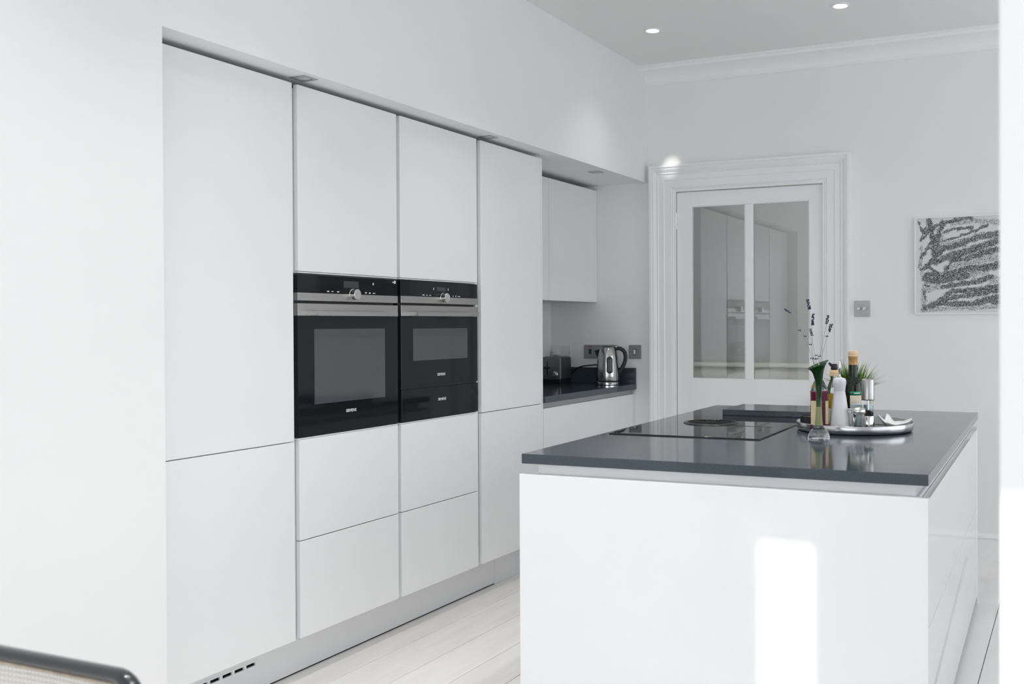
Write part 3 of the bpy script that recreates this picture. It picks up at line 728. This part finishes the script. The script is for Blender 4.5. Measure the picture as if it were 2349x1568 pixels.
# lavender sprigs
VD = (Vector((VX, VY, 0)) - Vector((CP.x, CP.y, 0))).dot(Vector((FW.x, FW.y, 0)).normalized())
def vp(px, py, dd=0.0): return pt(px, py, VD + dd)
def sprig(label, path, head, buds, rad=0.0048, dd=0.0):
    pts = [vp(px, py, dd * i / max(1, len(path) - 1)) for i, (px, py) in enumerate(path)]
    base = pts[0]
    t = thing('lavender_sprig', label, 'sprig', tuple(base), 'dried lavender sprigs in the green vase')
    tube('stem', smoothpts(pts, 2), 0.0007, 'lavender_stem', t, 5)
    a, b = vp(*head[0], dd), vp(*head[1], dd)
    bm = bmesh.new(); rg = random.Random(int(head[0][0] * 7))
    nn = max(5, int((b - a).length / 0.0042))
    def blob(c, r):
        bmesh.ops.create_icosphere(bm, subdivisions=1, radius=r, matrix=Matrix.Translation(c) @ Matrix.Diagonal((1, 1, 1.35, 1)))
    for i in range(nn):
        c = a.lerp(b, i / (nn - 1))
        for q in range(4):
            an = rg.uniform(0, 6.28); blob(c + (RT * math.cos(an) + FW * math.sin(an)) * rad * 0.75 + UP * rg.uniform(-.001, .001), rad * rg.uniform(0.42, 0.62))
    for px, py in buds:
        c = vp(px, py, dd * 0.5)
        for s in (-1, 1): blob(c + RT * 0.0030 * s + UP * rg.uniform(0, 0.002), 0.0026)
    link('flower_head', tomesh(bm), 'lavender', t, True)['kind'] = 'stuff'
root = [(1877, 890), (1876, 862)]
sprig('dried lavender sprig leaning furthest left from the green vase', root + [(1866, 830), (1853, 790), (1832, 748), (1814, 719)], ((1812, 717), (1801, 709)), [(1834, 758), (1847, 772)], 0.0040, 0.02)
sprig('tallest dried lavender sprig in the green vase', root + [(1864, 830), (1860, 790), (1858, 740), (1857, 712)], ((1857, 708), (1853, 688)), [(1859, 790)], 0.0052)
sprig('dried lavender sprig upright in the middle of the green vase', root + [(1867, 830), (1862, 790), (1863, 745)], ((1864, 744), (1865, 721)), [(1862, 822)], 0.0048, -0.01)
sprig('shortest dried lavender sprig in the green vase', root + [(1872, 830), (1866, 795), (1862, 768)], ((1863, 768), (1859, 755)), [(1872, 815), (1868, 823)], 0.0040, -0.02)
sprig('dried lavender sprig rising right with an upright head', root + [(1879, 830), (1886, 790), (1896, 742)], ((1897, 741), (1899, 724)), [(1880, 817), (1874, 823)], 0.0048)
sprig('dried lavender sprig rising right with a slanted head', root + [(1881, 835), (1889, 800), (1898, 770), (1902, 760)], ((1902, 759), (1907, 744)), [(1897, 771)], 0.0052, 0.01)

# red vinegar bottle, square, cream label
x, y = 1.6868, 0.9756
b = thing('vinegar_bottle', 'square glass bottle of dark red vinegar with cream label', 'bottle', (x, y, ZP))
s = 0.0335
def sq(name, h0, h1, hs, m, bev=0.006):
    bm = bmesh.new(); bm_box(bm, (-hs, -hs, h0), (hs, hs, h1), bev, 3)
    me = tomesh(bm); me.transform(Matrix.Translation((x, y, ZP)) @ Matrix.Rotation(YAW * 0.35 + 0.15, 4, 'Z'))
    return link(name, me, m, b)
sq('liquid', 0.0, 0.158, s, 'red_vinegar')
lathe('shoulder', (x, y, ZP + 0.1585), [(0.032, 0), (0.031, 0.012), (0.022, 0.030), (0.014, 0.042), (0.0125, 0.052), (0.014, 0.056)], 'acrylic', b, 28)
lathe('cap', (x, y, ZP + 0.2147), [(0.0135, 0), (0.0135, 0.014), (0.012, 0.016)], 'white_plastic', b, 24)
for aa, w_, z0, z1 in ((-0.0125, 0.0205, 0.030, 0.121), (0.0275, 0.0055, 0.032, 0.121)):
    me = bpy.data.meshes.new('l'); bm = bmesh.new(); bm_box(bm, (aa - w_, -s - 0.0008, z0), (aa + w_, -s - 0.0001, z1), 0)
    bm.to_mesh(me); bm.free(); me.transform(Matrix.Translation((x, y, ZP)) @ Matrix.Rotation(YAW * 0.35 + 0.15, 4, 'Z'))
    link('label', me, 'cream_label', b)

# oil bottle with cork-coloured collar and black pourer
x, y = 1.7141, 1.1185
b = thing('oil_bottle', 'glass bottle of yellow oil with black pourer top', 'bottle', (x, y, ZP))
lathe('oil', (x, y, ZP), [(0.026, 0), (0.028, 0.004), (0.028, 0.138)], 'oil', b, 32)
lathe('glass', (x, y, ZP + 0.1382), [(0.028, 0), (0.0275, 0.025), (0.020, 0.045), (0.0145, 0.056), (0.0145, 0.070)], 'acrylic', b, 32)
lathe('label', (x, y, ZP + 0.02), [(0.0284, 0), (0.0284, 0.060)], 'beige_label', b, 32, cap=False)
lathe('collar', (x, y, ZP + 0.2084), [(0.0185, 0), (0.0185, 0.009), (0.0175, 0.010), (0.0185, 0.011), (0.0185, 0.021), (0.017, 0.023)], 'cork_cap', b, 28)
lathe('pourer', (x, y, ZP + 0.2315), [(0.0120, 0), (0.0135, 0.004), (0.0135, 0.018), (0.010, 0.024), (0.002, 0.025)], 'black_plastic', b, 24)
p0 = Vector((x, y, ZP + 0.246))
tube('pourer_spout', [p0, p0 - RT * 0.014 + UP * 0.006, p0 - RT * 0.021 + UP * 0.014], [0.006, 0.006, 0.0045], 'black_plastic', b, 10)

# white pepper mill
x, y = 1.7634, 0.9875
b = thing('pepper_mill', 'tall white cone-shaped mill with thin steel rod on top', 'mill', (x, y, ZP))
lathe('body', (x, y, ZP), [(0.039, 0), (0.0405, 0.003), (0.0390, 0.022), (0.0330, 0.077), (0.0265, 0.127), (0.0220, 0.151), (0.0210, 0.158)], 'matte_white', b, 40)
lathe('head', (x, y, ZP + 0.1582), [(0.0210, 0), (0.0230, 0.013), (0.0252, 0.028), (0.0252, 0.039), (0.0225, 0.047), (0.014, 0.050), (0.010, 0.050)], 'matte_white', b, 36)
lathe('rod', (x, y, ZP + 0.2083), [(0.0085, 0), (0.0075, 0.004), (0.0035, 0.006), (0.0030, 0.024), (0.0042, 0.026), (0.0042, 0.060), (0.003, 0.062)], 'chrome', b, 16)

# dark green bottle with gold capsule
x, y = 1.7721, 1.1986
b = thing('dark_bottle', 'tall dark green glass bottle with gold capsule and green label', 'bottle', (x, y, ZP))
lathe('glass', (x, y, ZP), [(0.033, 0), (0.0355, 0.005), (0.0355, 0.162), (0.034, 0.174), (0.028, 0.187), (0.0205, 0.197), (0.0178, 0.206), (0.0178, 0.250)], 'dark_bottle_glass', b, 40)
lathe('capsule', (x, y, ZP + 0.2502), [(0.0180, 0), (0.0186, 0.028), (0.0200, 0.030), (0.0200, 0.034)], 'gold_cap', b, 28)
lathe('stopper', (x, y, ZP + 0.2844), [(0.0198, 0), (0.0200, 0.004), (0.0192, 0.006), (0.0200, 0.008), (0.0200, 0.014), (0.0192, 0.016), (0.0196, 0.018), (0.0185, 0.021)], 'cork_cap', b, 28)
def wrap(name, h0, h1, a0, a1, rr, m, off=0.0005):
    bm = bmesh.new(); prev = None; base = math.atan2(CP.y - y, CP.x - x)
    for i in range(17):
        a = base + a0 + (a1 - a0) * i / 16
        q = [bm.verts.new((x + math.cos(a) * r_, y + math.sin(a) * r_, ZP + h)) for r_, h in ((rr + off, h0), (rr + off, h1), (rr, h1), (rr, h0))]
        if prev:
            for k_ in range(4): bm.faces.new((prev[k_], q[k_], q[(k_ + 1) % 4], prev[(k_ + 1) % 4]))
        else: bm.faces.new(q[::-1])
        prev = q
    bm.faces.new(prev)
    return link(name, tomesh(bm), m, b, True)
wrap('label', 0.129, 0.144, -0.35, 1.5, 0.0356, 'green_label')
wrap('label', 0.038, 0.1285, -0.35, 1.5, 0.0356, 'beige_label')
wrap('label_print', 0.1345, 0.1395, 0.10, 0.80, 0.0362, 'print_white', 0.0003)

# salt carton, narrow white tube, salt shaker, steel grinder
x, y = 1.8105, 1.1281
sa = bmesh.new(); bm_box(sa, (-0.033, -0.012, 0), (0.033, 0.012, 0.098), 0.0012)
me = tomesh(sa); me.transform(Matrix.Translation((x, y, ZP)) @ Matrix.Rotation(YAW * 0.5 - 0.05, 4, 'Z'))
b = thing('salt_carton', 'small pale blue carton behind the salt shaker', 'carton', (x, y, ZP))
link('carton', me, 'salt_carton', b)
me2 = bmesh.new(); bm_box(me2, (-0.0335, -0.0125, 0.070), (0.0335, 0.0125, 0.080), 0.0)
me2 = tomesh(me2); me2.transform(Matrix.Translation((x, y, ZP)) @ Matrix.Rotation(YAW * 0.5 - 0.05, 4, 'Z')); link('printed_band', me2, 'plate_pale', b)
x, y = 1.7821, 1.0829
b = lathe('white_jar', (x, y, ZP), [(0.0115, 0), (0.012, 0.002), (0.012, 0.070), (0.0095, 0.072), (0.0095, 0.082), (0.008, 0.083)], 'matte_white', n=24, o=(x, y, ZP))
props(b, 'narrow white jar between the white mill and the salt shaker', 'jar')
x, y = 1.8360, 0.9866
b = thing('salt_shaker', 'small glass salt shaker with domed steel lid', 'shaker', (x, y, ZP))
lathe('glass', (x, y, ZP), [(0.0245, 0), (0.0255, 0.003), (0.0245, 0.020), (0.0205, 0.038), (0.0200, 0.050), (0.0230, 0.068), (0.0240, 0.074)], 'acrylic', b, 32)
lathe('salt', (x, y, ZP + 0.0015), [(0.0225, 0), (0.0230, 0.004), (0.0210, 0.018), (0.010, 0.024), (0.001, 0.025)], 'salt', b, 28)
lathe('lid', (x, y, ZP + 0.0745), [(0.0250, 0), (0.0268, 0.003), (0.0268, 0.010), (0.0240, 0.018), (0.015, 0.024), (0.002, 0.0255)], 'knob_steel', b, 32)
x, y = 1.8515, 1.0916
b = thing('pepper_grinder', 'steel and clear acrylic pepper grinder on the tray', 'grinder', (x, y, ZP))
lathe('base', (x, y, ZP), [(0.0245, 0), (0.025, 0.003), (0.025, 0.055), (0.0235, 0.057)], 'chrome', b, 36)
lathe('chamber', (x, y, ZP + 0.0572), [(0.0215, 0), (0.0215, 0.060)], 'acrylic', b, 32)
lathe('peppercorns', (x, y, ZP + 0.0575), [(0.0195, 0), (0.0195, 0.010), (0.010, 0.018), (0.002, 0.022)], 'peppercorn', b, 24)
lathe('spindle', (x, y, ZP + 0.058), [(0.003, 0), (0.003, 0.058)], 'chrome', b, 10)
lathe('collar', (x, y, ZP + 0.1174), [(0.0248, 0), (0.0248, 0.003)], 'black_plastic', b, 36)
lathe('top', (x, y, ZP + 0.1205), [(0.0250, 0), (0.0250, 0.076), (0.0240, 0.078), (0.0235, 0.076), (0.002, 0.076)], 'steel', b, 36)

# grass-like plant in a pot at the back of the tray
x, y = 1.7564, 1.2844
b = thing('potted_plant', 'small grass-like green plant behind the bottles', 'plant', (x, y, ZP))
lathe('pot', (x, y, ZP), [(0.036, 0), (0.038, 0.003), (0.046, 0.10), (0.046, 0.104), (0.043, 0.104), (0.042, 0.095), (0.002, 0.093)], 'pot', b, 32)
rg = random.Random(11)
for m_, cnt in (('leaf', 230), ('leaf_dark', 110)):
    bm = bmesh.new()
    for i in range(cnt):
        a = rg.uniform(0, 2 * math.pi); sp_ = rg.uniform(0.15, 1.0); L = rg.uniform(0.11, 0.185)
        dirv = Vector((math.cos(a), math.sin(a), 0)); c = Vector((x, y, ZP + 0.094)) + dirv * rg.uniform(0, 0.030)
        w_ = rg.uniform(0.0026, 0.0046); sd = Vector((-dirv.y, dirv.x, 0)); prev = None
        if rg.random() < 0.25: sp_ *= 1.12
        for q in range(6):
            t_ = q / 5; ang = math.radians(85 - 62 * sp_ * t_ ** 1.0 - 10 * sp_)
            if q == 0: p_ = c.copy()
            else: p_ = p_ + (dirv * math.cos(ang) + Vector((0, 0, math.sin(ang)))) * (L / 5)
            ww = w_ * (1 - t_ ** 2) + 0.0002
            cur = [bm.verts.new(p_ - sd * ww), bm.verts.new(p_ + Vector((0, 0, -ww * 0.35))), bm.verts.new(p_ + sd * ww)]
            if prev:
                bm.faces.new((prev[0], prev[1], cur[1], cur[0])); bm.faces.new((prev[1], prev[2], cur[2], cur[1]))
            prev = cur
    ob = link('foliage', tomesh(bm), m_, b); ob['kind'] = 'stuff'

# white star-shaped dish and dark stone bowl
x, y = 1.9416, 1.1420
bm = bmesh.new(); n = 72; rows = []
KEY = [(0, .070, .046), (35, .052, .032), (70, .043, .030), (108, .046, .060), (135, .040, .038), (170, .062, .064), (215, .046, .034), (270, .042, .026), (320, .052, .034), (360, .070, .046)]
def dish(deg):
    for (a0, R0, h0), (a1, R1, h1) in zip(KEY[:-1], KEY[1:]):
        if a0 <= deg <= a1:
            t_ = (deg - a0) / (a1 - a0); t_ = t_ * t_ * (3 - 2 * t_); return R0 + (R1 - R0) * t_, h0 + (h1 - h0) * t_
for fr_, under in ((0.0, 0), (0.3, 0), (0.6, 0), (0.82, 0), (1.0, 0), (1.02, 1), (0.8, 1), (0.5, 1), (0.0, 1)):
    row = []
    for i in range(n):
        R, hh = dish(360.0 * i / n); a = 2 * math.pi * i / n + YAW
        h = 0.0045 + (hh - 0.0045) * min(1, fr_) ** 2.2; rr = max(R * fr_, 0.0008)
        row.append(bm.verts.new((x + math.cos(a) * rr, y + math.sin(a) * rr, ZP + h - (0.0042 if under else 0))))
    rows.append(row)
for a_, b_ in zip(rows[:-1], rows[1:]):
    for i in range(n): bm.faces.new((a_[i], a_[(i + 1) % n], b_[(i + 1) % n], b_[i]))
bm.faces.new(rows[0][::-1]); bm.faces.new(rows[-1])
sd_ = link('star_dish', tomesh(bm), 'ceramic', smooth=True, o=(x, y, ZP)); props(sd_, 'white ceramic dish with star-like points at the right of the tray', 'dish')
x, y = 1.6170, 1.1196
sbw = lathe('stone_bowl', (x, y, ZP), [(0.030, 0.0), (0.036, 0.003), (0.040, 0.020), (0.042, 0.046), (0.040, 0.048), (0.037, 0.044), (0.032, 0.018), (0.002, 0.012)], 'stone_dark', n=36, o=(x, y, ZP))
props(sbw, 'dark stone bowl at the left edge of the tray', 'bowl')

# ------------------------------------------------------------------ framed print
PX0, PX1, PZ0, PZ1 = 1.753, 2.56, 1.362, 1.911
pf = thing('framed_print', 'black and white scribbled abstract print in a thin white frame', 'picture', (PX0, D, PZ0))
fw2 = 0.007
ring('frame', PX0, PX1, PZ0, PZ1, fw2, D - 0.022, D, 'y', 'frame_white', pf)
dense = [([(1010, 310), (1040, 420), (1060, 560), (1080, 700)], 36), ([(1130, 340), (1300, 310), (1440, 290)], 22), ([(1015, 305), (950, 440), (930, 500)], 17), ([(960, 430), (1100, 350)], 20), ([(930, 500), (1060, 380)], 15),
 ([(1160, 340), (1110, 450), (1090, 600)], 38), ([(1110, 440), (1250, 405), (1450, 390)], 18), ([(1160, 510), (1300, 480), (1480, 430), (1600, 370)], 16), ([(1150, 590), (1300, 560), (1500, 490), (1720, 460)], 36), ([(1250, 680), (1450, 600), (1720, 520)], 44),
 ([(1400, 690), (1600, 630), (1720, 610)], 38), ([(940, 670), (1000, 580), (1060, 480)], 22), ([(960, 780), (1050, 700), (1130, 620)], 30), ([(1080, 720), (1200, 660), (1330, 620)], 34), ([(930, 790), (1010, 760), (1100, 830)], 22), ([(1000, 830), (1120, 860), (1250, 830), (1400, 790), (1600, 780), (1720, 750)], 40),
 ([(1180, 800), (1240, 720), (1400, 700)], 22), ([(980, 880), (1100, 900), (1250, 870), (1390, 850)], 48), ([(980, 950), (1010, 950)], 15), ([(1160, 960), (1350, 930), (1500, 910), (1640, 870)], 32), ([(1150, 1080), (1250, 1000), (1450, 1000), (1720, 960)], 34), ([(960, 1010), (970, 1060)], 22),
 ([(970, 1160), (1100, 1110), (1300, 1060), (1500, 1035), (1720, 1000)], 32), ([(980, 1160), (1150, 1110), (1300, 1130), (1500, 1130)], 35), ([(1500, 1120), (1600, 1090), (1720, 1070)], 38), ([(1590, 1100), (1720, 1110)], 34), ([(900, 310), (940, 400)], 10)]
sparse = [([(1250, 350), (1450, 330), (1700, 350)], 30), ([(1200, 560), (1350, 520), (1550, 460)], 36), ([(1200, 780), (1400, 730), (1600, 690), (1720, 690)], 48), ([(1250, 920), (1400, 850), (1600, 830)], 26), ([(1350, 1060), (1560, 1000), (1720, 890)], 36), ([(980, 990), (1120, 950)], 34), ([(930, 560), (950, 640), (920, 740), (950, 850)], 22), ([(1100, 480), (1200, 540)], 40), ([(1000, 860), (960, 1000), (960, 1150)], 34), ([(950, 1180), (1300, 1165), (1700, 1150)], 26)]
NX, NZ = 440, 300
iw, ih = PX1 - PX0 - 2 * fw2, PZ1 - PZ0 - 2 * fw2
U = np.linspace(0, iw, NX)[None, :].repeat(NZ, 0) / 0.000536 + 880; V = 1213 - np.linspace(0, ih, NZ)[:, None].repeat(NX, 1) / 0.000577
rs = np.random.RandomState(3)
prob = np.zeros((NZ, NX))
wob = np.zeros_like(prob)
for _ in range(9):
    kx, kz, ph = rs.uniform(-.13, .13), rs.uniform(-.13, .13), rs.uniform(0, 6)
    wob += 2.2 * np.sin(U * kx + V * kz + ph)
for lst, pr_ in ((sparse, 0.38), (dense, 0.80)):
    for path, rad in lst:
        for off in (0, 800):
            q = [((1720 + 880 + 800 - px) if off else px, py) for px, py in path]
            for (xa, ya), (xb, yb) in zip(q[:-1], q[1:]):
                dx, dy = xb - xa, yb - ya
                t_ = np.clip(((U - xa) * dx + (V - ya) * dy) / (dx * dx + dy * dy), 0, 1)
                d_ = np.hypot(U - xa - t_ * dx, V - ya - t_ * dy) + wob
                prob = np.maximum(prob, pr_ * np.clip((rad * 1.10 - d_) / (rad * 0.55), 0, 1))
ink = (rs.rand(NZ, NX) < prob)
paper = np.array([0.70, 0.70, 0.69]); inkc = np.array([0.055, 0.057, 0.060])
colr = np.where(ink[..., None], inkc * (0.6 + 0.9 * rs.rand(NZ, NX, 1)), paper)
X = np.linspace(PX0 + fw2, PX1 - fw2, NX); Z = np.linspace(PZ0 + fw2, PZ1 - fw2, NZ)
co = np.zeros((NZ, NX, 3)); co[..., 0] = X[None, :]; co[..., 1] = D - 0.012; co[..., 2] = Z[:, None]
idx = np.arange(NX * NZ).reshape(NZ, NX)
quads = np.stack([idx[:-1, :-1], idx[:-1, 1:], idx[1:, 1:], idx[1:, :-1]], -1).reshape(-1, 4)
me = bpy.data.meshes.new('print'); me.vertices.add(NX * NZ); me.vertices.foreach_set('co', co.reshape(-1))
me.loops.add(quads.size); me.loops.foreach_set('vertex_index', quads.reshape(-1).astype(np.int32))
me.polygons.add(len(quads)); me.polygons.foreach_set('loop_start', np.arange(0, quads.size, 4, dtype=np.int32))
me.update(calc_edges=True)
ca = me.color_attributes.new('ink', 'FLOAT_COLOR', 'POINT')
ca.data.foreach_set('color', np.concatenate([colr, np.ones((NZ, NX, 1))], -1).reshape(-1).astype(np.float32))
pm = bpy.data.materials.new('stippled_print'); pm.use_nodes = True
at_ = pm.node_tree.nodes.new('ShaderNodeAttribute'); at_.attribute_name = 'ink'
pm.node_tree.links.new(at_.outputs['Color'], pm.node_tree.nodes['Principled BSDF'].inputs['Base Color'])
pm.node_tree.nodes['Principled BSDF'].inputs['Roughness'].default_value = 0.7
link('print', me, pm, pf)
box('backing', (PX0 + fw2, D - 0.0115, PZ0 + fw2), (PX1 - fw2, D - 0.001, PZ1 - fw2), 'white_plastic', pf, 0)

# ------------------------------------------------------------------ cane chair in the foreground
CX0, CX1, CYB, CZT = 0.900, 1.358, -1.782, 0.808
ch = thing('cane_chair', 'black bentwood chair with woven cane back at the lower left', 'chair', ((CX0 + CX1) / 2, -2.0, 0))
def rrect(x0, x1, v0, v1, rad, fn, seg=7):
    pts = []
    for cx_, cv_, a0 in ((x1 - rad, v1 - rad, 0), (x0 + rad, v1 - rad, 90), (x0 + rad, v0 + rad, 180), (x1 - rad, v0 + rad, 270)):
        for i in range(seg + 1):
            a = math.radians(a0 + 90 * i / seg); pts.append(fn(cx_ + rad * math.cos(a), cv_ + rad * math.sin(a)))
    return pts
bx0, bx1, bz0, bz1 = CX0 + 0.011, CX1 - 0.011, 0.52, CZT - 0.011
def backf(u, z):
    k_ = (u - (bx0 + bx1) / 2) / ((bx1 - bx0) / 2)
    return (u, CYB + 0.02 * (z - CZT) / 0.28 - 0.018 * (1 - k_ * k_) + 0.018, z)
def backf(u, z):
    k_ = (u - (bx0 + bx1) / 2) / ((bx1 - bx0) / 2)
    return (u, CYB + 0.022 * (1 - k_ * k_) - 0.016 + 0.05 * (z - CZT), z)
tube('back_frame', rrect(bx0, bx1, bz0, bz1, 0.055, backf), 0.013, 'chair_black', ch, 10, closed=True, squash=(1.15, 0.85))
bm = bmesh.new()
for i in range(52):
    u = bx0 + 0.008 + (bx1 - bx0 - 0.016) * i / 51
    cut = 0.0
    for s_ in (bx0, bx1):
        if abs(u - s_) < 0.055: cut = 0.055 - math.sqrt(max(0, 0.055 ** 2 - (0.055 - abs(u - s_)) ** 2))
    bm_tube(bm, [backf(u, bz0 + cut + (bz1 - bz0 - 2 * cut) * q / 5) for q in range(6)], 0.0016, 4)
for i in range(34):
    z_ = bz0 + 0.008 + (bz1 - bz0 - 0.016) * i / 33
    cut = 0.0
    for s_ in (bz0, bz1):
        if abs(z_ - s_) < 0.055: cut = 0.055 - math.sqrt(max(0, 0.055 ** 2 - (0.055 - abs(z_ - s_)) ** 2))
    bm_tube(bm, [tuple(Vector(backf(bx0 + cut + (bx1 - bx0 - 2 * cut) * q / 8, z_)) + Vector((0, 0.002, 0))) for q in range(9)], 0.0024, 4)
cw = link('cane_back', tomesh(bm), 'cane_pale', ch); cw['kind'] = 'stuff'
tube('cane_spline', [tuple(Vector(p) - Vector((0, 0.004, 0))) for p in rrect(bx0 + 0.014, bx1 - 0.014, bz0 + 0.014, bz1 - 0.014, 0.045, backf)], 0.0032, 'cane', ch, 6, closed=True)
sy1, sy0 = -1.84, -2.27
def seatf(u, v): return (u, v, 0.465)
tube('seat_frame', rrect(CX0 + 0.005, CX1 - 0.005, sy0, sy1, 0.05, seatf), 0.013, 'chair_black', ch, 10, closed=True)
bm = bmesh.new()
for i in range(40):
    u = CX0 + 0.018 + (CX1 - CX0 - 0.036) * i / 39; bm_tube(bm, [(u, sy0 + 0.012, 0.466), (u, sy1 - 0.012, 0.466)], 0.0016, 4)
    v_ = sy0 + 0.014 + (sy1 - sy0 - 0.028) * i / 39; bm_tube(bm, [(CX0 + 0.016, v_, 0.468), (CX1 - 0.016, v_, 0.468)], 0.0016, 4)
cs = link('cane_seat', tomesh(bm), 'cane_pale', ch); cs['kind'] = 'stuff'
for xx in (CX0 + 0.02, CX1 - 0.02):
    yb_ = backf(xx, 0.62)[1]
    tube('leg', smoothpts([(xx, yb_ + 0.018, 0.66), (xx, yb_ + 0.005, 0.50), (xx, -1.83, 0.443), (xx, -1.95, 0.440), (xx, -2.20, 0.440), (xx, -2.28, 0.430), (xx, -2.29, 0.36), (xx, -2.27, 0.07), (xx, -2.26, 0.016), (xx, -2.20, 0.0125), (xx, -1.80, 0.0125)], 2), 0.0125, 'chrome', ch, 10)
tube('floor_bar', [(CX0 + 0.02, -1.80, 0.0125), (CX1 - 0.02, -1.80, 0.0125)], 0.0125, 'chrome', ch, 10)
